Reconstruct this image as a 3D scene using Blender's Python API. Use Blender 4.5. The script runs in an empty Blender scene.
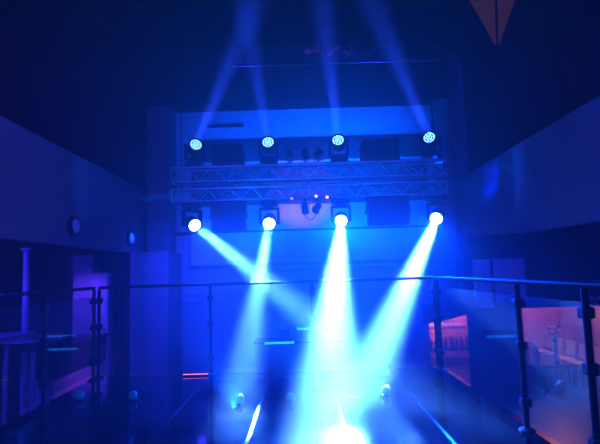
import bpy, bmesh, math, random
from mathutils import Vector, Matrix
random.seed(7)
sc = bpy.context.scene
C = sc.collection
PI = math.pi

# ------------------------------------------------------------------ camera
EYE = 1.30
F = 500.0
yc = Vector((.006, -.1, -1)).normalized()
xc = Vector((math.cos(.03), math.sin(.03), 0)); xc = (xc - yc*xc.dot(yc)).normalized()
zc = xc.cross(yc)
Mwc = Matrix((xc, yc, zc))          # rows: camera-space images of the world axes
cam_d = bpy.data.cameras.new('camera'); cam = bpy.data.objects.new('camera', cam_d); C.objects.link(cam)
cam_d.sensor_width = 36; cam_d.lens = 36*F/600; cam_d.clip_start = .05; cam_d.clip_end = 100
cam.matrix_world = Matrix.Translation((0, 0, EYE)) @ Mwc.to_4x4()
sc.camera = cam

def at(px, py, Y):
    """the point of the plane y = Y that is seen at pixel px, py"""
    d = Mwc @ Vector(((px-300)/F, -(py-222)/F, -1))
    return Vector((0, 0, EYE)) + d*(Y/d.y)

# ------------------------------------------------------------------ materials
def mat(name, col, rough=.5, metal=0, vary=.15, scale=6, bump=0, emit=None, estr=0, spec=.5, sample=True, coat=0):
    m = bpy.data.materials.new(name); m.use_nodes = True
    nt = m.node_tree; b = nt.nodes['Principled BSDF']
    b.inputs['Roughness'].default_value = rough; b.inputs['Metallic'].default_value = metal
    b.inputs['Specular IOR Level'].default_value = spec
    tc = nt.nodes.new('ShaderNodeTexCoord'); nz = nt.nodes.new('ShaderNodeTexNoise')
    nz.inputs['Scale'].default_value = scale; nz.inputs['Detail'].default_value = 4
    nt.links.new(tc.outputs['Object'], nz.inputs['Vector'])
    rp = nt.nodes.new('ShaderNodeValToRGB')
    rp.color_ramp.elements[0].position = .3; rp.color_ramp.elements[1].position = .7
    rp.color_ramp.elements[0].color = (*[c*(1-vary) for c in col], 1)
    rp.color_ramp.elements[1].color = (*[min(1, c*(1+vary)) for c in col], 1)
    nt.links.new(nz.outputs['Fac'], rp.inputs['Fac']); nt.links.new(rp.outputs['Color'], b.inputs['Base Color'])
    if bump:
        bp = nt.nodes.new('ShaderNodeBump'); bp.inputs['Strength'].default_value = bump; bp.inputs['Distance'].default_value = .01
        nt.links.new(nz.outputs['Fac'], bp.inputs['Height']); nt.links.new(bp.outputs['Normal'], b.inputs['Normal'])
    if emit:
        b.inputs['Emission Color'].default_value = (*emit, 1); b.inputs['Emission Strength'].default_value = estr
        if not sample: m.cycles.emission_sampling = 'NONE'
    if coat:
        b.inputs['Coat Weight'].default_value = coat; b.inputs['Coat Roughness'].default_value = .05
    return m

def glass_mat(name, tint=(.93, .97, 1), fac=.07):
    m = bpy.data.materials.new(name); m.use_nodes = True
    nt = m.node_tree; nt.nodes.clear()
    o = nt.nodes.new('ShaderNodeOutputMaterial'); mx = nt.nodes.new('ShaderNodeMixShader')
    t = nt.nodes.new('ShaderNodeBsdfTransparent'); g = nt.nodes.new('ShaderNodeBsdfGlossy')
    lw = nt.nodes.new('ShaderNodeLayerWeight'); lw.inputs['Blend'].default_value = .12
    mt = nt.nodes.new('ShaderNodeMath'); mt.operation = 'MULTIPLY_ADD'; mt.inputs[1].default_value = .35; mt.inputs[2].default_value = fac*.4
    t.inputs['Color'].default_value = (*tint, 1); g.inputs['Roughness'].default_value = .02
    nt.links.new(lw.outputs['Fresnel'], mt.inputs[0]); nt.links.new(mt.outputs[0], mx.inputs['Fac'])
    nt.links.new(t.outputs[0], mx.inputs[1]); nt.links.new(g.outputs[0], mx.inputs[2]); nt.links.new(mx.outputs[0], o.inputs['Surface'])
    return m

def panel_floor_mat(name, col, x0, dx, dy, gap=.010, rough=.07):
    """glossy dark deck panels with thin seams, laid out in object (= world) metres"""
    m = mat(name, col, rough, vary=.25, scale=1.6)
    nt = m.node_tree; b = nt.nodes['Principled BSDF']
    tc = nt.nodes['Texture Coordinate']; sp = nt.nodes.new('ShaderNodeSeparateXYZ'); nt.links.new(tc.outputs['Object'], sp.inputs[0])
    def M(op, a, v=None):
        n = nt.nodes.new('ShaderNodeMath'); n.operation = op
        nt.links.new(a, n.inputs[0])
        if v is not None:
            if isinstance(v, float): n.inputs[1].default_value = v
            else: nt.links.new(v, n.inputs[1])
        return n.outputs[0]
    fx = M('FRACT', M('MULTIPLY', M('ADD', sp.outputs['X'], -x0), 1/dx)); fy = M('FRACT', M('MULTIPLY', M('ADD', sp.outputs['Y'], 20*dy-.35), 1/dy))
    sx_ = M('LESS_THAN', fx, .030/dx)
    s = M('MAXIMUM', sx_, M('LESS_THAN', fy, gap/dy))
    mx = nt.nodes.new('ShaderNodeMix'); mx.data_type = 'RGBA'; nt.links.new(s, mx.inputs['Factor'])
    old = b.inputs['Base Color'].links[0].from_socket
    nt.links.new(old, mx.inputs['A']); mx.inputs['B'].default_value = (.001, .001, .002, 1); nt.links.new(mx.outputs['Result'], b.inputs['Base Color'])
    r = M('MULTIPLY', sx_, .17); r2 = M('ADD', r, rough); nt.links.new(r2, b.inputs['Roughness'])
    return m

m_deck = panel_floor_mat('glossy_deck', (.004, .0045, .007), -2.828, .78, 2.0)
m_deckside = mat('deck_side', (.02, .02, .028), .5)
m_floor = mat('hall_floor', (.045, .038, .045), .35, vary=.2, scale=2)
m_ceil = mat('ceiling_paint', (.012, .010, .014), .8, vary=.5, scale=1.2)
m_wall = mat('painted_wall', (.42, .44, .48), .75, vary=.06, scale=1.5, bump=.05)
m_wallwarm = mat('warm_wall', (.46, .24, .15), .7, vary=.2, scale=2.5)
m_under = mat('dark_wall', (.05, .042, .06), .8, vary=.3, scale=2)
m_fascia = mat('balcony_plaster', (.40, .40, .44), .8, vary=.05, scale=1.2)
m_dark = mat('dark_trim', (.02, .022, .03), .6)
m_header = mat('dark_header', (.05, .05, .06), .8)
m_return = mat('return_paint', (.30, .31, .36), .75, vary=.06)
m_pil = mat('pilaster_paint', (.26, .27, .30), .8, vary=.08)
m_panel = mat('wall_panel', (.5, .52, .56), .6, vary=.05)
m_black = mat('black_casing', (.012, .013, .017), .42, vary=.3, scale=14)
m_blackm = mat('black_metal', (.02, .021, .026), .35, metal=.6, vary=.3, scale=14)
m_alu = mat('brushed_aluminium', (.66, .68, .72), .38, metal=.55, vary=.12, scale=25)
m_steel = mat('brushed_steel', (.42, .43, .47), .25, metal=1, vary=.1, scale=30)
m_post = mat('post_metal', (.05, .05, .06), .5, metal=.4, vary=.1, scale=30)
m_rail = mat('dark_rail', (.03, .03, .035), .5, spec=.15)
m_glass = glass_mat('railing_glass')
m_lensdark = mat('dark_lens', (.012, .016, .03), .4, spec=.25)
m_lens = mat('hot_lens', (.8, .9, 1), .3, emit=(.75, .95, 1), estr=9, sample=False)
m_ledring = mat('led_bezel', (.01, .02, .05), .3, emit=(.03, .22, .75), estr=.12, sample=False)
m_led = mat('led_dot', (.8, .9, 1), .3, emit=(.45, .85, 1), estr=2.2, sample=False)
m_pink = mat('pink_lens', (1, .5, .8), .3, emit=(1, .22, .62), estr=4, sample=False)
m_pinkdim = mat('dim_pink_lens', (1, .5, .8), .3, emit=(1, .25, .6), estr=.9, sample=False)
m_amber = mat('amber_strip', (1, .5, .3), .4, emit=(1, .22, .08), estr=1.6)
m_reflglow = mat('reflection_glow', (.05, .2, .28), .3, emit=(.02, .42, .72), estr=.10, sample=False)  # glow that imitates round lens reflections, not a lamp
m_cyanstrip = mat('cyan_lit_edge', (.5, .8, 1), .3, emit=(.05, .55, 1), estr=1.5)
m_pale = mat('pale_laminate', (.55, .55, .62), .5, vary=.06)
m_column = mat('column_paint', (.5, .46, .58), .6, vary=.06)
m_seat = mat('pale_vinyl', (.62, .5, .46), .45, vary=.1)
m_chairleg = mat('chair_leg', (.2, .18, .18), .35, metal=.8)
m_table = mat('dark_tabletop', (.08, .06, .06), .25)
m_tabletop = mat('pale_tabletop', (.6, .62, .7), .3)
m_sofa = mat('dark_upholstery', (.03, .03, .05), .7, bump=.2, scale=30)
m_drape = mat('dark_drape', (.03, .035, .09), .8, vary=.3, scale=10)
m_clear = glass_mat('drinking_glass', (.97, .97, .97), .5)
m_bottle = mat('bottle_glass', (.25, .16, .08), .1, spec=.9)
m_shade = mat('amber_shade', (.2, .08, .03), .8, spec=.1, emit=(1, .30, .03), estr=.08, vary=.3, scale=3)
m_cable = mat('black_cable', (.01, .01, .012), .5)
m_lampglass = mat('opal_glass', (.6, .65, .75), .25, emit=(.03, .08, .35), estr=.25)

# ------------------------------------------------------------------ mesh helpers
def new(): return bmesh.new()
def box(bm, x0, x1, y0, y1, z0, z1, bev=0, M=None):
    r = bmesh.ops.create_cube(bm, size=1)
    vs = r['verts']
    for v in vs: v.co = Vector(((x0+x1)/2+v.co.x*(x1-x0), (y0+y1)/2+v.co.y*(y1-y0), (z0+z1)/2+v.co.z*(z1-z0)))
    if bev:
        es = list({e for v in vs for e in v.link_edges})
        vs = list({v for f in bmesh.ops.bevel(bm, geom=es, offset=bev, segments=2, affect='EDGES', profile=.6)['faces'] for v in f.verts} | {v for v in vs if v.is_valid})
    if M is not None: bmesh.ops.transform(bm, matrix=M, verts=vs)
    return bm
def tube(bm, pts, r, n=8, cap=True):
    pts = [Vector(p) for p in pts]; rings = []
    for i, p in enumerate(pts):
        t = (pts[min(i+1, len(pts)-1)]-pts[max(i-1, 0)]).normalized()
        a = t.cross(Vector((0, 0, 1)) if abs(t.z) < .9 else Vector((1, 0, 0))).normalized(); b = t.cross(a)
        rr = r[i] if isinstance(r, (list, tuple)) else r
        rings.append([bm.verts.new(p+(a*math.cos(2*PI*k/n)+b*math.sin(2*PI*k/n))*rr) for k in range(n)])
    for A, B in zip(rings, rings[1:]):
        for k in range(n): bm.faces.new((A[k], A[(k+1) % n], B[(k+1) % n], B[k]))
    if cap: bm.faces.new(rings[0][::-1]); bm.faces.new(rings[-1])
    return bm
def lathe(bm, prof, n=24, M=None, cap0=True, cap1=True):
    """profile of (radius, z) about the z axis"""
    vs = []; rings = []
    for r, z in prof:
        ring = [bm.verts.new((r*math.cos(2*PI*k/n), r*math.sin(2*PI*k/n), z)) for k in range(n)]
        rings.append(ring); vs += ring
    for A, B in zip(rings, rings[1:]):
        for k in range(n): bm.faces.new((A[k], A[(k+1) % n], B[(k+1) % n], B[k]))
    if cap0: bm.faces.new(rings[0][::-1])
    if cap1: bm.faces.new(rings[-1])
    if M is not None: bmesh.ops.transform(bm, matrix=M, verts=vs)
    return bm
def obj(name, bm, m, parent=None, smooth=False, loc=None):
    bmesh.ops.recalc_face_normals(bm, faces=bm.faces)
    me = bpy.data.meshes.new(name); bm.to_mesh(me); bm.free(); me.materials.append(m)
    if smooth:
        for p in me.polygons: p.use_smooth = True
        try: me.set_sharp_from_angle(angle=math.radians(40))
        except Exception: pass
    o = bpy.data.objects.new(name, me); C.objects.link(o)
    if parent: o.parent = parent
    if loc: o.location = loc
    return o
def tag(o, label, cat, group=None, kind=None):
    o['label'] = label; o['category'] = cat
    if group: o['group'] = group
    if kind: o['kind'] = kind
    return o
def thing(name, label, cat, loc=(0, 0, 0), group=None, rotz=0):
    o = bpy.data.objects.new(name, None); C.objects.link(o); o.empty_display_size = .1
    o.location = loc; o.rotation_euler = (0, 0, rotz)
    return tag(o, label, cat, group)
def struct(name, bm, m, label=None, parent=None, smooth=False):
    o = obj(name, bm, m, parent, smooth)
    if not parent:
        o['kind'] = 'structure'
        if label: o['label'] = label
    return o
def B(*a, **k): return box(new(), *a, **k)
def dup(root, loc, label, group=None, rotz=None):
    def cp(o, parent=None):
        c = o.copy(); C.objects.link(c)
        if parent: c.parent = parent
        for ch in list(o.children): cp(ch, c)
        return c
    r = cp(root); r.location = loc; r['label'] = label
    if group: r['group'] = group
    if rotz is not None: r.rotation_euler.z = rotz
    return r

# ------------------------------------------------------------------ the hall
LOW = -1.0                    # hall floor, one metre under the deck
BACK = 12.0
XL, XR = -3.72, 3.72          # balcony fronts
SL, SR = -6.6, 6.6            # side walls under the balconies
TOP = 6.7
FZ0, FZ1 = 1.83, 3.36         # balcony front, bottom and top
DX0, DX1, DY = -2.77, 1.78, 6.75   # deck edges

struct('floor', B(SL-.2, SR+.2, -3, BACK+1.6, LOW-.2, LOW), m_floor, 'dark floor of the hall below the raised deck')
struct('floor_deck', B(DX0, DX1, -2.5, DY, -.12, 0, bev=.01), m_deck, 'glossy black raised deck laid in large panels')
struct('trim_1', B(DX0+.06, DX1-.06, -2.45, DY-.06, LOW, -.12), m_deckside, 'dark skirting face under the raised deck')
struct('ceiling', B(SL-.2, SR+.2, -3, BACK+.3, TOP, TOP+.2), m_ceil, 'dark ceiling high over the hall')
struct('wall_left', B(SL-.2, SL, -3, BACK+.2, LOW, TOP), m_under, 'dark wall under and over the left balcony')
struct('wall_right', B(SR, SR+.2, -3, BACK+.2, LOW, TOP), m_wallwarm, 'warm wall under the right balcony')
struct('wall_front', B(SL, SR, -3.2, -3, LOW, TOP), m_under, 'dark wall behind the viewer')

# back wall with an opening at the right into a lit niche
OX0, OX1, OZ = 2.93, 4.10, .34
bm = new()
box(bm, -3.7, OX0, BACK, BACK+.2, LOW, TOP)
box(bm, OX0, OX1, BACK, BACK+.2, OZ, TOP)
struct('wall_back', bm, m_wall, 'painted end wall behind the lighting rig')
bm = new()
box(bm, OX0-.3, OX1+.3, BACK+1.3, BACK+1.4, LOW, OZ+.4)
box(bm, OX0-.4, OX0-.3, BACK+.2, BACK+1.4, LOW, OZ+.4)
box(bm, OX1+.3, OX1+.4, BACK+.2, BACK+1.4, LOW, OZ+.4)
box(bm, OX0-.4, OX1+.4, BACK+.2, BACK+1.4, OZ+.4, OZ+.5)
struct('wall_niche', bm, m_wallwarm, 'warm lit niche behind the opening in the end wall')

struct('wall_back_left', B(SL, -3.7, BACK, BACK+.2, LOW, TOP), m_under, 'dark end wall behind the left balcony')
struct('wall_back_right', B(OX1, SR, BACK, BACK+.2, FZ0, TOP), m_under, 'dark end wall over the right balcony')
# balconies: front, slab, with an upper setback
for s, X in (('left', XL), ('right', XR)):
    sg = -1 if s == 'left' else 1
    a, b = sorted((X, X+sg*.16)); struct('wall_balcony_'+s, B(a, b, -3, BACK, FZ0, FZ1, bev=.01), m_fascia, f'plain plastered balcony front along the {s} side')
    a, b = sorted((X+sg*.16, SL if sg < 0 else SR)); struct('ceiling_balcony_'+s, B(a, b, -3, BACK, FZ0+.02, FZ0+.3), m_ceil, f'dark underside of the {s} balcony')

# end wall relief: pilasters, bright upper band, dark beams, lower panel
for n, (X0, X1, d, z0, z1, m, lb) in enumerate([
    (-3.56, -3.02, .55, LOW, 5.3, m_pil, 'wide pilaster in the left corner of the end wall'),
    (3.25, 3.56, .45, .36, 5.3, m_pil, 'narrow pilaster in the right corner of the end wall'),
    (-3.6, 3.6, .50, 5.30, TOP, m_header, 'dark header over the bright upper wall band'),
    (-2.60, 3.25, .22, 4.02, 4.50, m_dark, 'dark beam across the wall behind the upper lights'),
    (-2.60, 3.05, .34, 1.52, 2.26, m_panel, 'pale boxed panel across the wall below the rig'),
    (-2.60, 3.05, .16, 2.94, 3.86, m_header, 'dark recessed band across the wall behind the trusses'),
    (-1.0, 2.2, .20, 1.38, 1.46, m_panel, 'thin ledge under the boxed panel'),
    (-3.02, 3.25, .12, 2.26, 2.33, m_dark, 'dark strip on top of the boxed panel'),
], 2):
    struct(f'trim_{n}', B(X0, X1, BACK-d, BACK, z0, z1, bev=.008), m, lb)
struct('trim_19', B(-2.25, -1.35, BACK-.12, BACK, 4.89, 4.93, bev=.006), m_header, 'short dark slot fitting high on the left of the end wall')
struct('trim_10', B(XL, -2.9, BACK-1.2, BACK, LOW, FZ0), m_return, 'blue lit return wall under the left balcony at the end wall')

# ceiling beams
for i, Y in enumerate((6.2, 8.0, 9.8)):
    struct(f'trim_{11+i}', B(XL-.4, XR+.4, Y, Y+.25, TOP-.35, TOP, bev=.01), m_ceil, 'dark cross beam under the ceiling')

# lintel on the right under the balcony, over the warm lit side room
LY = 8.6
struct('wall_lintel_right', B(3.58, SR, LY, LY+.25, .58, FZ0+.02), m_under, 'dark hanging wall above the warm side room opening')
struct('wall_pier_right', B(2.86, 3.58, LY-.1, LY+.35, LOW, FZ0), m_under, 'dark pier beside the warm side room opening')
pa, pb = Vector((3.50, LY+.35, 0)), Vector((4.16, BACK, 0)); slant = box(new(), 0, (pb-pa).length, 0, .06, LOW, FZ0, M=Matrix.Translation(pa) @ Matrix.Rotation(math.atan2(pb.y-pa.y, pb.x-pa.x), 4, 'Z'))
struct('wall_light_block_right', slant, m_under, 'added dark partition keeping the side room light off the end wall')  # partition added to block the warm light of the side room
struct('wall_side_right', B(OX1, SR, BACK, BACK+.2, LOW, FZ0), m_wallwarm, 'warm end wall of the side room')

# ------------------------------------------------------------------ glass balustrade
RAIL = 1.172
def railing(label, p, q, posts, near_x):
    """posts: fractions 0..1 along p -> q"""
    p, q = Vector(p), Vector(q); d = (q-p); L = d.length; u = d.normalized(); nrm = Vector((-u.y, u.x, 0))
    t = thing('glass_railing', label, 'railing', p)
    obj('handrail', tube(new(), [(0, 0, RAIL), d+Vector((0, 0, RAIL))], .019, 12), m_rail, t, True)
    for f in posts:
        c = u*(f*L)
        po = obj('post', tube(new(), [c, c+Vector((0, 0, RAIL-.02))], .022, 12), m_post, t, True)
        obj('base_plate', lathe(new(), [(.065, 0), (.065, .012), (.03, .03)], 16, Matrix.Translation(c)), m_post, po, True)
        for z in (.22, .66, 1.0):
            M = Matrix.Translation(c+Vector((0, 0, z)))
            obj('glass_clamp', box(new(), -.038, .038, -.038, .038, -.035, .035, bev=.012, M=M), m_post, po)
    ang = math.atan2(u.y, u.x)
    for f, g in zip(posts, posts[1:]):
        M = Matrix.Translation(u*(f*L)) @ Matrix.Rotation(ang, 4, 'Z')
        obj('glass_pane', box(new(), .05, (g-f)*L-.05, -.006, .006, .08, 1.06, M=M), m_glass, t)
    return t
ins = .05
LBx, RBx, BY = DX0+ins, DX1-ins, DY-ins
fy = lambda y: (y-0.4)/(BY-.16-0.4)
railing('glass railing with dark posts along the left edge of the deck', (LBx, .4, 0), (LBx, BY-.16, 0), [0, fy(2.2), fy(3.8), fy(5.3), 1], LBx)
railing('glass railing with knobbly dark posts along the right edge of the deck', (RBx, .4, 0), (RBx, BY-.16, 0), [0, fy(1.9), fy(3.12), fy(4.10), 1], RBx)
W = RBx-LBx
railing('glass railing across the far edge of the deck under the rig', (LBx, BY, 0), (RBx, BY, 0), [0, (-1.24-LBx)/W, (.11-LBx)/W, 1], 0)

# ------------------------------------------------------------------ trusses
TY = 8.5
TX0, TX1 = -2.22, 2.52
def truss(label, z0, z1, depth, step, hang):
    t = thing('lighting_truss', label, 'truss', (0, TY, z0))
    h = z1-z0
    for y in (0, depth):
        for z in (0, h):
            obj('chord', tube(new(), [(TX0, y, z), (TX1, y, z)], .021, 10), m_alu, t, True)
    n = int(round((TX1-TX0)/step))
    for y in (0, depth):
        for i in range(n):
            x = TX0+i*(TX1-TX0)/n; x2 = TX0+(i+1)*(TX1-TX0)/n
            a, b = ((x, y, 0), (x2, y, h)) if i % 2 == 0 else ((x, y, h), (x2, y, 0))
            obj('brace', tube(new(), [a, b], .009, 6), m_alu, t, True)
    for x in (TX0, (TX0+TX1)/2, TX1):
        bm = new()
        tube(bm, [(x, 0, 0), (x, depth, 0), (x, depth, h), (x, 0, h), (x, 0, 0.001)], .010, 6)
        obj('frame', bm, m_alu, t, True)
    for x in hang:
        obj('hanging_cable', tube(new(), [(x, depth/2, h), (x, depth/2, TOP-z0)], .006, 6), m_cable, t)
    return t
UZ0, UZ1, LZ0, LZ1 = 2.91, 3.16, 2.57, 2.78
truss('upper of the two silver box trusses, carrying lights that stand on top', UZ0, UZ1, .26, .24, (TX0+.15, TX1-.15))
tl = truss('lower of the two silver box trusses, carrying lights that hang below', LZ0, LZ1, .26, .20, ())
for x in (TX0+.15, .15, TX1-.15):
    obj('spacer', tube(new(), [(x, .13, .23), (x, .13, UZ0-LZ0-.03)], .014, 8), m_blackm, tl, True)

# thin pipe high over the rig
a, b = at(232, 66, 9.2), at(442, 61, 9.2)
t = thing('hanging_pipe', 'thin steel pipe hung from the ceiling above the rig', 'pipe', ((a+b)/2))
obj('pipe', tube(new(), [(a.x-b.x, 0, 0), (b.x-a.x, 0, 0)], .016, 8), m_steel, t, True).scale = (.5, 1, 1)
for x in (-.8, .8): obj('hanging_cable', tube(new(), [(x, 0, 0), (x, 0, TOP-t.location.z)], .005, 6), m_cable, t)

# ------------------------------------------------------------------ lights of the rig
lights = []
def lamp(kind, loc, aim, power, col, size, **k):
    l = bpy.data.lights.new(kind.lower()+'_lamp', kind); o = bpy.data.objects.new(l.name, l); C.objects.link(o)
    l.energy = power; l.color = col
    if kind == 'SPOT': l.spot_size = math.radians(size); l.spot_blend = k.get('blend', .5); l.shadow_soft_size = k.get('r', .05)
    elif kind == 'AREA': l.shape = 'RECTANGLE'; l.size = size[0]; l.size_y = size[1]; l.spread = math.radians(k.get('spread', 160))
    else: l.shadow_soft_size = 0
    o.location = loc
    if aim is not None: o.rotation_euler = (Vector(aim)-Vector(loc)).to_track_quat('-Z', 'Y').to_euler()
    return o

def make_head_meshes():
    d = {}
    bm = new(); box(bm, -.15, .15, -.12, .12, 0, .085, bev=.02); d['base'] = bm
    bm = new(); box(bm, -.09, .09, -.06, .06, .085, .11, bev=.01); box(bm, -.175, .175, -.045, .045, .11, .15, bev=.012)
    for s in (-1, 1): box(bm, s*.155-.02, s*.155+.02, -.055, .055, .13, .40, bev=.014)
    d['yoke'] = bm
    bm = new(); lathe(bm, [(.05, -.15), (.085, -.14), (.108, -.10), (.115, -.03), (.118, .04), (.128, .06), (.130, .12), (.116, .128), (.112, .105)], 28, cap1=True); d['head'] = bm
    return d
def mesh_from(name, bm, m, smooth=True):
    bmesh.ops.recalc_face_normals(bm, faces=bm.faces); me = bpy.data.meshes.new(name); bm.to_mesh(me); bm.free(); me.materials.append(m)
    if smooth:
        for p in me.polygons: p.use_smooth = True
        me.set_sharp_from_angle(angle=math.radians(35))
    return me
hm = make_head_meshes()
me_base = mesh_from('base', hm['base'], m_black); me_yoke = mesh_from('yoke', hm['yoke'], m_black); me_head = mesh_from('head', hm['head'], m_black)
bm = new(); lathe(bm, [(.104, .0), (.102, .008), (.07, .016), (.03, .02)], 28); me_lens = mesh_from('lens', bm, m_lens)
bm = new(); lathe(bm, [(.108, .0), (.108, .006)], 28); me_lensplate = mesh_from('lens_plate', bm, m_ledring)
bm = new()
for ring, n in ((0, 1), (.045, 6), (.086, 12)):
    for k in range(n):
        a = 2*PI*k/n+.2
        lathe(bm, [(.0165, 0), (.014, .007), (.006, .010)], 10, Matrix.Translation((ring*math.cos(a), ring*math.sin(a), .006)))
me_leds = mesh_from('led_cluster', bm, m_led)
def P(name, me, parent, M):
    o = bpy.data.objects.new(name, me); C.objects.link(o); o.parent = parent; o.matrix_local = M; return o
PIV = .34
def moving_head(label, px, py, aim, hanging):
    lens = at(px, py, TY+.02); d = (Vector(aim)-lens).normalized()
    pivot = lens - d*.125
    zb = LZ0-.032 if hanging else UZ1+.032
    pivot.z = zb-PIV if hanging else zb+PIV
    lens = pivot+d*.125
    base = Vector((pivot.x, pivot.y, zb))
    t = thing('moving_head_light', label, 'stage light', base, 'hanging moving head lights on the lower truss' if hanging else 'standing moving head lights on the upper truss')
    R0 = Matrix.Rotation(PI, 4, 'X') if hanging else Matrix.Identity(4)
    t.rotation_euler = R0.to_euler()
    dl = R0.to_3x3().inverted() @ d
    pan = math.atan2(dl.y, dl.x)-PI/2; tilt = math.acos(max(-1, min(1, dl.z)))
    Rp = Matrix.Rotation(pan, 4, 'Z')
    P('base', me_base, t, Matrix.Identity(4))
    P('yoke', me_yoke, t, Rp)
    H = P('head', me_head, t, Matrix.Translation((0, 0, PIV)) @ Rp @ Matrix.Rotation(-tilt, 4, 'X'))
    if hanging: P('lens', me_lens, H, Matrix.Translation((0, 0, .112)))
    else:
        pl = P('lens_plate', me_lensplate, H, Matrix.Translation((0, 0, .112)))
        P('led_cluster', me_leds, H, Matrix.Translation((0, 0, .112)))
    # clamp from base to truss
    zc_ = (LZ0 if hanging else UZ1)
    gap = abs(zb-zc_)
    bm = new()
    for x in (-.09, .09): box(bm, x-.018, x+.018, -.03, .03, -.010, .004, bev=.004)
    box(bm, -.11, .11, -.02, .02, -.012, .002)
    obj('clamp', bm, m_blackm, t)
    return lens + d*.03, d

DEEP = (.012, .12, 1.0)
upper = [((196, 144), at(257, 0, 5.6), 'leftmost'), ((268, 143), at(243, 0, 5.6), 'second from left'),
         ((338, 140), at(322, 0, 5.6), 'third from left'), ((429, 135), at(372, 0, 5.6), 'rightmost')]
lower = [((195, 224), at(338, 337, 5.7), 'leftmost'), ((269, 223), at(237, 412, 4.7), 'second from left'),
         ((341, 220), at(323, 446, 3.85), 'third from left'), ((436, 217), at(357, 398, 5.1), 'rightmost')]
UP, LO = 12000, 150000
upw = (1, .8, 1.0, 1.0); low = (.5, .6, 1.5, 1.4); lsz = (8.5, 7.5, 9.5, 9.5)
for i, ((px, py), aim, w) in enumerate(upper):
    p, d = moving_head(f'black moving head light with a studded lens, {w} in the upper row', px, py, aim, False)
    lamp('SPOT', p, p+d, UP*upw[i], (.05, .12, 1.0), 6.5, blend=.35, r=.07)
for i, ((px, py), aim, w) in enumerate(lower):
    p, d = moving_head(f'black moving head light with a white glowing lens, {w} of the lower row', px, py, aim, True)
    lamp('SPOT', p, p+d, LO*low[i], (.20, .50, 1.0), lsz[i], blend=1, r=.07)
    lamp('SPOT', p, p+d, 1700*low[i], (.004, .10, 1.0), 80, blend=1, r=.07)

# flood lights between the heads
def flood(label, x0, x1, z0, z1, hanging):
    w, h = x1-x0, z1-z0
    t = thing('flood_light', label, 'stage light', ((x0+x1)/2, TY+.12, z1 if hanging else z0), 'boxy flood lights on the trusses')
    a, b = (-h, 0) if hanging else (0, h)
    bm = new(); box(bm, -w/2, w/2, -.14, .16, a+.03, b-.03, bev=.018)
    bo = obj('housing', bm, m_black, t)
    bm = new(); f = .035
    box(bm, -w/2+.01, w/2-.01, -.155, -.138, a+.03, a+.03+f, bev=.004); box(bm, -w/2+.01, w/2-.01, -.155, -.138, b-.03-f, b-.03, bev=.004)
    box(bm, -w/2+.01, -w/2+.01+f, -.155, -.138, a+.03, b-.03, bev=.004); box(bm, w/2-.01-f, w/2-.01, -.155, -.138, a+.03, b-.03, bev=.004)
    obj('front_frame', bm, m_blackm, bo)
    obj('front_glass', B(-w/2+.045, w/2-.045, -.143, -.139, a+.065, b-.065), m_lensdark, bo)
    bm = new(); 
    s = 0 if not hanging else 0
    box(bm, -w/2-.03, w/2+.03, -.02, .02, -.006, .014) ; m = (a+b)/2
    for sx in (-1, 1): box(bm, sx*(w/2+.02)-.008, sx*(w/2+.02)+.008, -.02, .02, min(0, m), max(0, m))
    obj('yoke', bm, m_blackm, t)
    for sx in (-1, 1): obj('tilt_knob', lathe(new(), [(.03, 0), (.03, .02), (.015, .028)], 14, Matrix.Translation((sx*(w/2+.026), 0, m)) @ Matrix.Rotation(sx*PI/2, 4, 'Y')), m_black, t, True)
    return t
X = lambda px: (px-303)*TY/500
flood('black boxy flood light standing on the upper truss, near its left end', X(214), X(245), UZ1+.02, 3.58, False)
flood('black boxy flood light standing on the upper truss, toward its right end', X(367), X(405), UZ1+.02, 3.58, False)
flood('black boxy flood light hanging under the lower truss, near its left end', X(212), X(246), 2.03, LZ0-.02, True)
flood('black boxy flood light hanging under the lower truss, toward its right end', X(371), X(412), 2.04, LZ0-.02, True)

# small par cans in the middle
def par(label, px, z, hanging, rx, rz):
    x = X(px)
    t = thing('par_can', label, 'stage light', (x, TY+.05, z), 'small par cans in the middle of the rig')
    s = -1 if hanging else 1
    R = Matrix.Translation((0, 0, s*.16)) @ Matrix.Rotation(rz, 4, 'Z') @ Matrix.Rotation(rx, 4, 'X')
    can = obj('can', lathe(new(), [(.03, -.10), (.05, -.09), (.056, -.03), (.06, .07), (.066, .075), (.066, .085), (.05, .08), (.045, .05)], 18, R), m_black, t, True)
    obj('lens', lathe(new(), [(.05, .06), (.03, .066), (.01, .068)], 18, R), m_lensdark, can, True)
    bm = new(); box(bm, -.075, .075, -.012, .012, s*.05-.005, s*.05+.005)
    for q in (-1, 1): box(bm, q*.072-.005, q*.072+.005, -.012, .012, min(s*.05, s*.17), max(s*.05, s*.17))
    obj('yoke', bm, m_blackm, t)
    obj('clamp', B(-.02, .02, -.03, .02, min(s*-.02, s*.055), max(s*-.02, s*.055), bev=.004), m_blackm, t)
par('small black par can on the upper truss, leftmost of the little cans there', 293, UZ1+.02, False, -1.2, .2)
par('small black par can on the upper truss, middle one of three little cans', 309, UZ1+.02, False, -.5, .3)
par('small black par can on the upper truss, beside the third big head', 322, UZ1+.02, False, -.9, -.4)
par('small black par can hanging under the lower truss, nearer the rig centre', 307, LZ0-.02, True, 2.7, .1)
par('small black par can hanging under the lower truss beside the cable loop', 319, LZ0-.02, True, 2.4, -.5)
pts = [(X(312)+.10*math.cos(a), TY-.06, 2.32+.14*math.sin(a)) for a in [PI*.9+k*PI*1.2/12 for k in range(13)]]
pts = [(pts[0][0]-.01, TY-.06, LZ0-.03)]+pts+[(pts[-1][0]+.01, TY-.06, LZ0-.03)]
tag(obj('power_cable', tube(new(), pts, .008, 6), m_cable, smooth=True), 'black cable hanging in a loop under the lower truss', 'cable')
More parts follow.
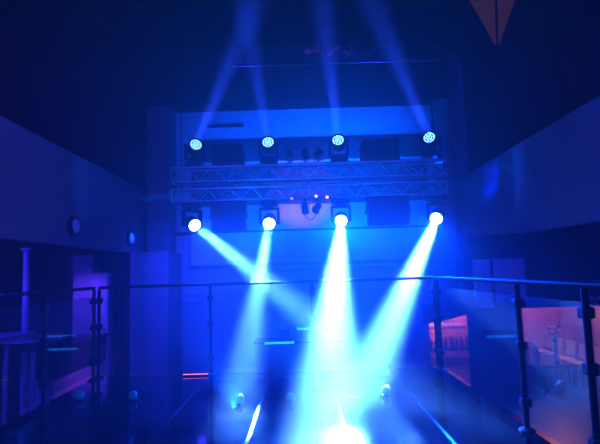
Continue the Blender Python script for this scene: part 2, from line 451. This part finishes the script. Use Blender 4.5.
def pin(label, px, py, m):
    p = at(px, py, TY-.09)
    t = thing('pin_spot', label, 'stage light', p, 'pink pin spots on the lower truss')
    R = Matrix.Rotation(PI/2+.25, 4, 'X')
    b = obj('housing', lathe(new(), [(.018, -.08), (.03, -.07), (.036, .03), (.034, .035)], 16, R), m_black, t, True)
    obj('lens', lathe(new(), [(.027, .034), (.02, .042), (.006, .045)], 16, R), m, b, True)
    obj('clamp', B(-.008, .008, .01, .09, -.06, -.03), m_blackm, t)
pin('tiny pin spot glowing pink on the lower truss, middle of the three', 316, 196, m_pink)
pin('tiny pin spot glowing pink on the lower truss, beside the third head', 327, 197, m_pink)
pin('tiny dim pink pin spot on the lower truss, leftmost of the three', 292, 198.5, m_pinkdim)

# ------------------------------------------------------------------ round wall lamps on the balcony front
def wall_lamp(label, X0, y, z, nx, r=.17):
    t = thing('wall_lamp', label, 'wall lamp', (X0, y, z), 'round wall lamps')
    R = Matrix.Rotation(nx*PI/2, 4, 'Y')
    obj('rim', lathe(new(), [(r, 0), (r, .05), (r*.93, .075), (r*.80, .07), (r*.78, .05)], 32, R, cap1=False), m_blackm, t, True)
    obj('glass_dome', lathe(new(), [(r*.78, .045), (r*.72, .075), (r*.5, .105), (r*.2, .118)], 32, R), m_lampglass, t, True)
    return t
wall_lamp('round porthole wall lamp on the left balcony front, the nearer one', XL, 8.05, 2.15, 1)
wall_lamp('round porthole wall lamp on the left balcony front, the farther one', XL, 10.7, 2.13, 1)

# framed panels on the end wall
def framed(label, px0, py0, px1, py1):
    a, b = at(px0, py1, BACK-.03), at(px1, py0, BACK-.03)
    t = thing('framed_panel', label, 'panel', ((a.x+b.x)/2, BACK, (a.z+b.z)/2))
    w, h = (b.x-a.x)/2, (b.z-a.z)/2; f = .035
    bm = new()
    box(bm, -w, w, -.04, 0, h-f, h); box(bm, -w, w, -.04, 0, -h, -h+f); box(bm, -w, -w+f, -.04, 0, -h, h); box(bm, w-f, w, -.04, 0, -h, h)
    obj('frame', bm, m_panel, t); obj('backing', B(-w+f, w-f, -.02, 0, -h+f, h-f), m_wall, t)
framed('small pale framed panel on the end wall, the leftmost one', 184, 293, 201, 303)
framed('long pale framed panel on the end wall beside the smaller one', 207, 288, 236, 298)

# ------------------------------------------------------------------ console desk behind the far railing
Yd = 10.4
p = at(283, 341, Yd)
t = thing('console_desk', 'dark desk behind the far railing with a cyan lit top edge', 'desk', (p.x+.35, Yd, LOW))
zt = p.z-LOW
obj('top', B(-.95, .95, -.05, .65, zt-.05, zt, bev=.008), m_table, t)
obj('front_panel', B(-.92, .92, 0, .03, .05, zt-.05), m_return, t)
for sx in (-1, 1): obj('side_panel', B(sx*.9-.02, sx*.9+.02, .03, .6, 0, zt-.05), m_black, t)
obj('edge_light', B(-.72, -.12, -.064, -.05, zt-.05, zt-.005), m_cyanstrip, t)
mx = thing('mixing_console', 'small dark mixing console standing on the desk behind the railing', 'console', (p.x+.02, Yd+.2, p.z))
bm = new(); box(bm, -.16, .16, -.12, .14, 0, .05, bev=.01); mc = obj('body', bm, m_black, mx)
obj('screen', box(new(), -.11, .11, -.006, .006, 0, .15, bev=.004, M=Matrix.Translation((0, .1, .05)) @ Matrix.Rotation(-.2, 4, 'X')), m_lensdark, mx)
for k in range(5): obj('fader_knob', B(-.11+k*.05, -.09+k*.05, -.06, -.04, .05, .065), m_steel, mc)
p2 = at(315, 331, 11.2)
t = thing('wall_shelf', 'small shelf with a cyan lit edge on the end wall', 'shelf', (p2.x, BACK, p2.z))
obj('board', B(-.42, .42, -.3, 0, -.03, .03, bev=.005), m_pale, t)
obj('edge_light', B(-.40, .40, -.312, -.3, -.02, .02), m_cyanstrip, t)
for s in (-1, 1): obj('bracket', tube(new(), [(s*.3, -.25, -.03), (s*.3, -.02, -.2)], .012, 6), m_blackm, t)

# amber strip at the far edge of the deck, globes standing in for lens reflections
a, b = at(184, 368.5, DY-.12), at(207, 368, DY-.12)
t = thing('strip_light', 'short amber strip light lying at the far edge of the deck', 'light', ((a.x+b.x)/2, DY-.12, 0))
obj('channel', B(-.17, .17, -.012, .012, 0, .02), m_blackm, t); obj('diffuser', B(-.165, .165, -.009, .009, .02, .03), m_amber, t)
def reflection_globe(label, px, py, z):  # a glowing globe put where a lens reflection shows
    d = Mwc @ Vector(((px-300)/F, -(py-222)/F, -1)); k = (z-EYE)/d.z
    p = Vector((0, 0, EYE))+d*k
    t = thing('reflection_globe', label, 'lens reflection', (p.x, p.y, z), 'small globes standing in for lens reflections')
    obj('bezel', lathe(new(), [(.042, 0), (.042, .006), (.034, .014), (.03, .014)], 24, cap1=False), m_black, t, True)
    obj('lens', lathe(new(), [(.02, .004), (.036, .014), (.045, .032), (.047, .048), (.044, .066), (.034, .084), (.018, .094), (.004, .096)], 24), m_reflglow, t, True)
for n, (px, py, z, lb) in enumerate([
    (80, 400, 0, 'small globe standing in for a cyan lens reflection, nearest the left railing'), (133, 400, 0, 'dim globe standing in for a cyan lens reflection, second from the left railing'),
    (240, 404, 0, 'small globe standing in for a cyan lens reflection beside the second beam'), (291, 403, 0, 'small globe standing in for a cyan lens reflection near the deck centre'),
    (386, 395, 0, 'small globe standing in for a cyan lens reflection beside the rightmost beam'), (543, 395, LOW, 'small globe standing in for a cyan lens reflection beyond the right railing')]):
    reflection_globe(lb, px, py, z)

# ------------------------------------------------------------------ under the left balcony
def column(label, x, y, r, m, square=False):
    t = thing('column', label, 'column', (x, y, LOW))
    h = FZ0-LOW
    if square: obj('shaft', B(-r, r, -r, r, 0, h, bev=.015), m, t)
    else: obj('shaft', lathe(new(), [(r, 0), (r, h)], 20), m, t, True)
    obj('base', B(-r-.03, r+.03, -r-.03, r+.03, 0, .10, bev=.01) if square else lathe(new(), [(r+.10, 0), (r+.09, .02), (r+.02, .06)], 20), m, t)
    obj('capital', B(-r-.04, r+.04, -r-.04, r+.04, h-.08, h, bev=.01) if square else lathe(new(), [(r+.01, h-.05), (r+.05, h-.02), (r+.05, h)], 20), m, t)
column('slim pale round column under the left balcony', -4.55, 8.25, .055, m_column)
column('broad pale square column under the left balcony', -5.0, 11.6, .22, m_column, True)
t = thing('cabinet', 'pale chest high cabinet beside the broad square column', 'cabinet', (-4.55, 11.45, LOW))
obj('body', B(-.18, .18, -.2, .2, 0, 2.42, bev=.01), m_column, t); obj('door', B(-.165, .165, -.215, -.2, .1, 2.36, bev=.004), m_column, t)
obj('handle', tube(new(), [(.12, -.235, 1.0), (.12, -.235, 1.2)], .008, 8), m_steel, t)
# round tables
def table(label, x, y, r, h, mtop):
    t = thing('bar_table', label, 'table', (x, y, LOW))
    obj('tabletop', lathe(new(), [(r-.01, h-.035), (r, h-.03), (r, h-.005), (r-.01, h)], 36), mtop, t, True)
    obj('pedestal', lathe(new(), [(.14, .02), (.06, .06), (.035, .2), (.035, h-.1), (.1, h-.035)], 20), m_pale, t, True)
    obj('base', lathe(new(), [(.27, 0), (.27, .015), (.14, .03)], 28), m_pale, t, True)
p = at(33, 338, 6.6)
table('blue lit round table with a flared pale pedestal beside the slim column', p.x-.05, 6.7, .42, p.z-LOW, m_tabletop)
p = at(4, 338, 7.2)
table('blue lit round table at the left side behind the slim column', p.x-.2, 7.6, .42, p.z-LOW, m_tabletop)
t = thing('bar_counter', 'long bar counter with a dark upper front under the left balcony', 'bar counter', (-4.55, 9.7, LOW))
obj('worktop', B(-.38, .38, -1.12, 1.12, 1.09, 1.13, bev=.006), m_table, t)
obj('upper_front', B(-.30, .34, -1.08, 1.08, .62, 1.09, bev=.004), m_sofa, t)
obj('base_panel', B(-.28, .27, -1.05, 1.05, .06, .62), m_column, t)
obj('kickboard', B(-.26, .24, -1.03, 1.03, 0, .06), m_black, t)
obj('foot_rail', tube(new(), [(.36, -1.0, .2), (.36, 1.0, .2)], .015, 8), m_steel, t, True)
for y in (-.9, 0, .9): obj('bracket', tube(new(), [(.26, y, .2), (.36, y, .2)], .01, 6), m_steel, t)
struct('trim_14', B(SL, SL+.06, 2, BACK, LOW, 0.0), mat('dado', (.10, .06, .1), .6), 'low dark dado on the wall under the left balcony')

# ------------------------------------------------------------------ warm side room at the right
def make_chair(label, x, y, rz):
    t = thing('side_chair', label, 'chair', (x, y, LOW), 'row of low pale chairs along the warm side room', rz)
    # faces -x (towards the hall)
    obj('seat', B(-.22, .22, -.19, .19, .31, .36, bev=.02), m_seat, t)
    bm = new(); box(bm, -.02, .02, -.185, .185, .0, .30, bev=.018, M=Matrix.Translation((.21, 0, .40)) @ Matrix.Rotation(.14, 4, 'Y'))
    obj('backrest', bm, m_seat, t)
    for sx in (-1, 1):
        for sy in (-1, 1):
            top = (sx*.19, sy*.17, .32); obj('leg', tube(new(), [(sx*.21, sy*.18, 0), top], .013, 8), m_chairleg, t, True)
    for sy in (-1, 1): obj('back_post', tube(new(), [(.20, sy*.14, .34), (.225, sy*.14, .46)], .010, 8), m_chairleg, t)
    return t
words = ['nearest', 'second nearest', 'third', 'fourth', 'farthest']
c0 = None
for i, (px, py) in enumerate([(578, 355), (567.5, 352), (555, 348.5), (545.5, 345.5), (535, 342.5)]):
    y = 9.7+i*.5
    p = Vector((5.33, y, LOW))
    lb = f'low pale backed chair in the warm side room, {words[i]} of a row of five'
    if i == 0: c0 = make_chair(lb, p.x, p.y, 0)
    else: dup(c0, p, lb)
t = thing('long_table', 'long low dark table with glasses in front of the pale chairs', 'table', (4.80, 10.65, LOW))
obj('tabletop', B(-.3, .3, -1.1, 1.2, .38, .42, bev=.008), m_table, t)
for sx in (-1, 1):
    for y in (-1.0, 1.1): obj('leg', B(sx*.25-.025, sx*.25+.025, y-.025, y+.025, 0, .38), m_chairleg, t)
def make_glass(label, p, group):
    t = thing('drinking_glass', label, 'glass', p, group)
    obj('bowl', lathe(new(), [(.008, .07), (.026, .085), (.036, .12), (.034, .17), (.031, .17), (.032, .12), (.02, .09)], 14, cap0=True, cap1=True), m_clear, t, True)
    obj('stem', tube(new(), [(0, 0, .004), (0, 0, .072)], .005, 8), m_clear, t, True)
    obj('foot', lathe(new(), [(.032, 0), (.032, .004), (.008, .01)], 14), m_clear, t, True)
    return t
g0 = None
gl = 'stemmed glass standing among others on the long low table'
for i in range(12):
    p = (4.80+random.choice((-.2, -.08, .2))+random.uniform(-.03, .03), 9.68+i*.17, LOW+.42)
    if g0 is None: g0 = make_glass(gl, p, 'stemmed glasses on the long table')
    else: dup(g0, p, gl)
t = thing('flower_vase', 'tall pale flower arrangement in a vase on the long low table', 'vase', (4.86, 9.95, LOW+.42))
obj('vase', lathe(new(), [(.05, 0), (.06, .02), (.035, .15), (.03, .3), (.045, .36), (.04, .36)], 18), m_tabletop, t, True)
for k in range(11):
    a = k*2.4; r = .03+.012*k % .13; z = .42+.035*k
    st = obj('stem', tube(new(), [(0, 0, .3), (r*.5*math.cos(a), r*.5*math.sin(a), z*.8), (r*math.cos(a), r*math.sin(a), z)], .004, 5), m_sofa, t)
    obj('blossom', lathe(new(), [(.008, -.03), (.035, -.01), (.04, .012), (.02, .03), (.005, .032)], 9, Matrix.Translation((r*math.cos(a), r*math.sin(a), z)) @ Matrix.Rotation(.5, 4, 'X')), m_seat, st)
# bar counter with bottles near the opening edge
def make_bottle(label, p, group):
    t = thing('bottle', label, 'bottle', p, group)
    obj('body', lathe(new(), [(.036, 0), (.038, .01), (.038, .19), (.03, .22), (.014, .25), (.013, .30)], 16), m_bottle, t, True)
    obj('cap', lathe(new(), [(.015, .295), (.015, .32)], 12), m_alu, t, True)
    return t
t = thing('side_counter', 'low dark counter just inside the warm side room', 'counter', (4.15, 9.5, LOW))
obj('body', B(-.18, .18, -.25, .25, 0, .48, bev=.005), m_under, t); obj('worktop', B(-.21, .21, -.28, .28, .48, .52, bev=.006), m_table, t)
b0 = None; bl = 'brown bottle standing on the low counter in the side room'
for i in range(5):
    p = (4.00+.075*i, 9.45+random.uniform(-.12, .2), LOW+.52)
    if b0 is None: b0 = make_bottle(bl, p, 'bottles on the low counter')
    else: dup(b0, p, bl)
# framed picture-like lit panel, cabinets on the pier, round speaker on the lintel
def wall_cabinet(label, px0, py0, px1, py1):
    Y = LY-.1
    a, b = at(px0, py1, Y-.2), at(px1, py0, Y-.2)
    t = thing('wall_cabinet', label, 'cabinet', ((a.x+b.x)/2, Y, a.z))
    w, h = (b.x-a.x)/2, b.z-a.z
    obj('body', B(-w, w, -.2, 0, 0, h, bev=.008), m_pale, t)
    obj('door', B(-w+.015, w-.015, -.215, -.2, h*.5, h-.015, bev=.004), m_pale, t)
    obj('flap', B(-w+.015, w-.015, -.215, -.2, .015, h*.47, bev=.004), m_pale, t)
wall_cabinet('narrow pale cabinet on the dark pier beyond the right railing', 479, 259, 490, 308)
wall_cabinet('wide pale cabinet on the dark pier beyond the right railing', 496, 258, 524, 302)
p = at(594, 290, LY-.02)
t = thing('wall_speaker', 'round wall speaker on the dark wall above the side room opening', 'speaker', (p.x, LY, p.z))
R = Matrix.Rotation(PI/2, 4, 'X')
obj('ring', lathe(new(), [(.19, 0), (.19, .04), (.17, .07), (.13, .06), (.12, .03)], 28, R, cap1=False), m_pale, t, True)
obj('cone', lathe(new(), [(.125, .035), (.06, .012), (.05, .02), (.02, .03)], 28, R), m_black, t, True)

# niche in the end wall: shelf, bottles, glasses and a dark swag curtain
t = thing('niche_shelf', 'low shelf of bottles in the lit niche of the end wall', 'shelf', ((OX0+OX1)/2, BACK+.75, LOW))
obj('board', B(-.75, .75, -.18, .18, .26, .30, bev=.005), m_table, t)
obj('board', B(-.75, .75, -.18, .18, .80, .83, bev=.005), m_table, t)
for s in (-1, 1): obj('upright', B(s*.72-.02, s*.72+.02, -.18, .18, 0, .83), m_table, t)
nb = 'bottle standing on the low shelf in the lit niche'
ng = 'glass standing on the low shelf in the lit niche'
for i in range(9): dup(b0, (OX0+.05+i*.13, BACK+.68+random.uniform(-.05, .05), LOW+.30), nb, 'bottles in the niche')
for i in range(5): dup(g0, (OX0+.3+i*.12, BACK+.66+random.uniform(-.05, .08), LOW+.83), ng, 'glasses in the niche')
bm = new(); N = 40; rows = []
for i in range(N+1):
    u = i/N; x = OX0-.15+u*(OX1-OX0+.1)
    zb = .01+.27*u**1.6
    y = BACK-.06-.02*math.sin(u*26)
    rows.append((bm.verts.new((x, y, OZ+.12)), bm.verts.new((x, y-.02*math.sin(u*26+1), (zb+OZ)/2)), bm.verts.new((x, y-.015, zb))))
for a, b in zip(rows, rows[1:]):
    for k in (0, 1): bm.faces.new((a[k], b[k], b[k+1], a[k+1]))
tag(obj('valance_curtain', bm, m_drape, smooth=True), 'dark swagged valance across the top of the lit niche', 'curtain')

# ------------------------------------------------------------------ ceiling things
p = at(497, 45, 8.6)
t = thing('pendant_lamp', 'amber cone shaped pendant lamp high at the upper right', 'pendant lamp', (p.x, p.y, p.z))
obj('shade', lathe(new(), [(.05, 0), (.12, .2), (.24, .5), (.40, .88), (.42, .9), (.40, .86)], 28, cap1=False), m_shade, t, True)
obj('finial', lathe(new(), [(.01, -.12), (.05, -.06), (.05, .01)], 16), m_blackm, t, True)
for k in range(4):
    a = PI/4+k*PI/2+.5
    obj('rib', tube(new(), [(math.cos(a)*r, math.sin(a)*r, z) for r, z in ((.055, 0), (.125, .2), (.245, .5), (.405, .88))], .02, 6), m_blackm, t)
obj('hanging_rod', tube(new(), [(0, 0, .3), (0, 0, TOP-p.z)], .012, 8), m_blackm, t)
p = at(340, 50, 8.3)
t = thing('pink_reflection', 'dim pink petals standing in for a reflection on the ceiling above the rig', 'reflection', (p.x, p.y, p.z))
mo = mat('pink_reflection_petal', (.25, .05, .14), .5, vary=.3)  # pink colour standing in for light reflected on the ceiling
for k in range(9):
    a = k*2*PI/9; dx = -.55+.13*k
    M = Matrix.Translation((dx, .1*math.sin(3*a), .10*math.sin(k*2.1))) @ Matrix.Rotation(a, 4, 'Y') @ Matrix.Scale(.5, 4, (0, 0, 1))
    obj('petal', lathe(new(), [(.01, -.1), (.07, -.06), (.10, .0), (.07, .06), (.01, .1)], 12, M), mo, t, True)
obj('wire', tube(new(), [(-.6, 0, .02), (0, 0, .0), (.6, 0, .02)], .008, 6), m_cable, t)
for x in (-.5, .5): obj('hanging_cable', tube(new(), [(x, 0, 0), (x, 0, TOP-p.z)], .004, 6), m_cable, t)

# ------------------------------------------------------------------ fill light of the place
BLUE = (.004, .05, 1.0); VIO = (.16, .05, 1.0); ORG = (1.0, .22, .06); PNK = (1.0, .12, .5)
# wall washers behind the rig
for x in (-1.2, .75, 1.7):
    lamp('SPOT', (x, TY+.7, 3.3), (x, BACK, 4.9), 600, (.002, .16, 1), 80, blend=.9, r=.08)
    lamp('SPOT', (x, TY+.7, 2.6), (x, BACK, 3.1), 520, (.002, .19, 1), 75, blend=.9, r=.08)
lamp('SPOT', (.1, TY+.4, 2.45), (.05, BACK, 3.2), 420, (1, .10, .75), 36, blend=.7, r=.05)
lamp('SPOT', (.2, TY+.2, 3.3), (.35, 8.3, 5.1), 30, PNK, 40, blend=.8, r=.05)
# balcony fronts
lamp('SPOT', (-2.5, 1.2, 2.6), (XL, 5.0, 2.5), 800, (.16, .06, 1), 100, blend=1, r=.1)  # violet fill added out of view, likewise on the right
lamp('SPOT', (2.5, 1.2, 2.6), (XR, 5.0, 2.5), 620, (.10, .05, 1), 100, blend=1, r=.1)
lamp('SPOT', (2.3, TY, 3.2), (XR, 9.75, 3.1), 1500, BLUE, 34, blend=1, r=.05)
lamp('SPOT', (-1.6, TY+.3, 2.4), (-2.5, 11.4, .5), 480, (.05, .085, 1), 95, blend=1, r=.05)
lamp('SPOT', (1.6, TY+.6, 2.4), (1.6, BACK, .4), 300, (.03, .09, 1), 80, blend=1, r=.05)
# added upward spots standing in for light the deck throws back
lamp('SPOT', (.15, 4.3, .03), (.15, 4.35, 3), 1150, (.012, .26, 1), 105, blend=1, r=0)
lamp('SPOT', (.5, 5.1, .03), (.5, 5.1, 3), 600, (.01, .2, 1), 105, blend=1, r=0)
lamp('SPOT', (-.7, 4.9, .03), (-.7, 4.9, 3), 650, (.006, .16, 1), 105, blend=1, r=0)
# added spots grazing the truss chords to brighten them
for x, ax, pw in ((TX0-.5, 3, 900), (TX1+.5, -3, 450)):
    lamp('SPOT', (x, TY-.5, 2.55), (ax*.3, TY+.1, 2.85), pw, (.01, .24, 1), 20, blend=.8, r=.03)
# rooms
lamp('SPOT', (-1.98, TY, 2.2), (XL, 10.75, 2.13), 2500, (.004, .12, 1), 9, blend=1, r=.03)
lamp('SPOT', (-5.4, 6.2, 1.7), (-5.2, 10.5, .5), 300, (.10, .05, 1), 110, blend=1, r=.05)
lamp('POINT', (5.2, 10.6, 1.3), None, 190, (1, .34, .12), 0)
lamp('SPOT', (5.0, 9.4, 1.6), (6.6, 10.6, .5), 120, (.5, .1, .9), 60, blend=1, r=.05)
lamp('POINT', ((OX0+OX1)/2, BACK+.9, .4), None, 90, (1, .36, .2), 0)
lamp('SPOT', (-4.6, 9.9, 1.7), (-4.9, 11.5, .5), 140, (.28, .09, .9), 60, blend=1, r=.05)
lamp('SPOT', (-3.5, 9.7, .1), (-4.28, 9.7, -.75), 50, (.5, .08, .6), 130, blend=1, r=.1)

# ------------------------------------------------------------------ haze in the whole room
w = bpy.data.worlds.new('hazy_room'); sc.world = w; w.use_nodes = True
nt = w.node_tree
bg = nt.nodes['Background']; bg.inputs['Color'].default_value = (0, 0, 0, 1); bg.inputs['Strength'].default_value = 0
vs = nt.nodes.new('ShaderNodeVolumeScatter'); vs.inputs['Density'].default_value = .035; vs.inputs['Anisotropy'].default_value = .25
vs.inputs['Color'].default_value = (1, 1, 1, 1)
nt.links.new(vs.outputs[0], nt.nodes['World Output'].inputs['Volume'])

sc.cycles.max_bounces = 6; sc.cycles.diffuse_bounces = 2; sc.cycles.glossy_bounces = 3; sc.cycles.transmission_bounces = 4
sc.cycles.transparent_max_bounces = 12; sc.cycles.volume_bounces = 0
sc.cycles.sample_clamp_indirect = 4; sc.cycles.use_denoising = True
sc.view_settings.view_transform = 'Standard'; sc.view_settings.look = 'None'
sc.view_settings.exposure = .25; sc.view_settings.gamma = .70
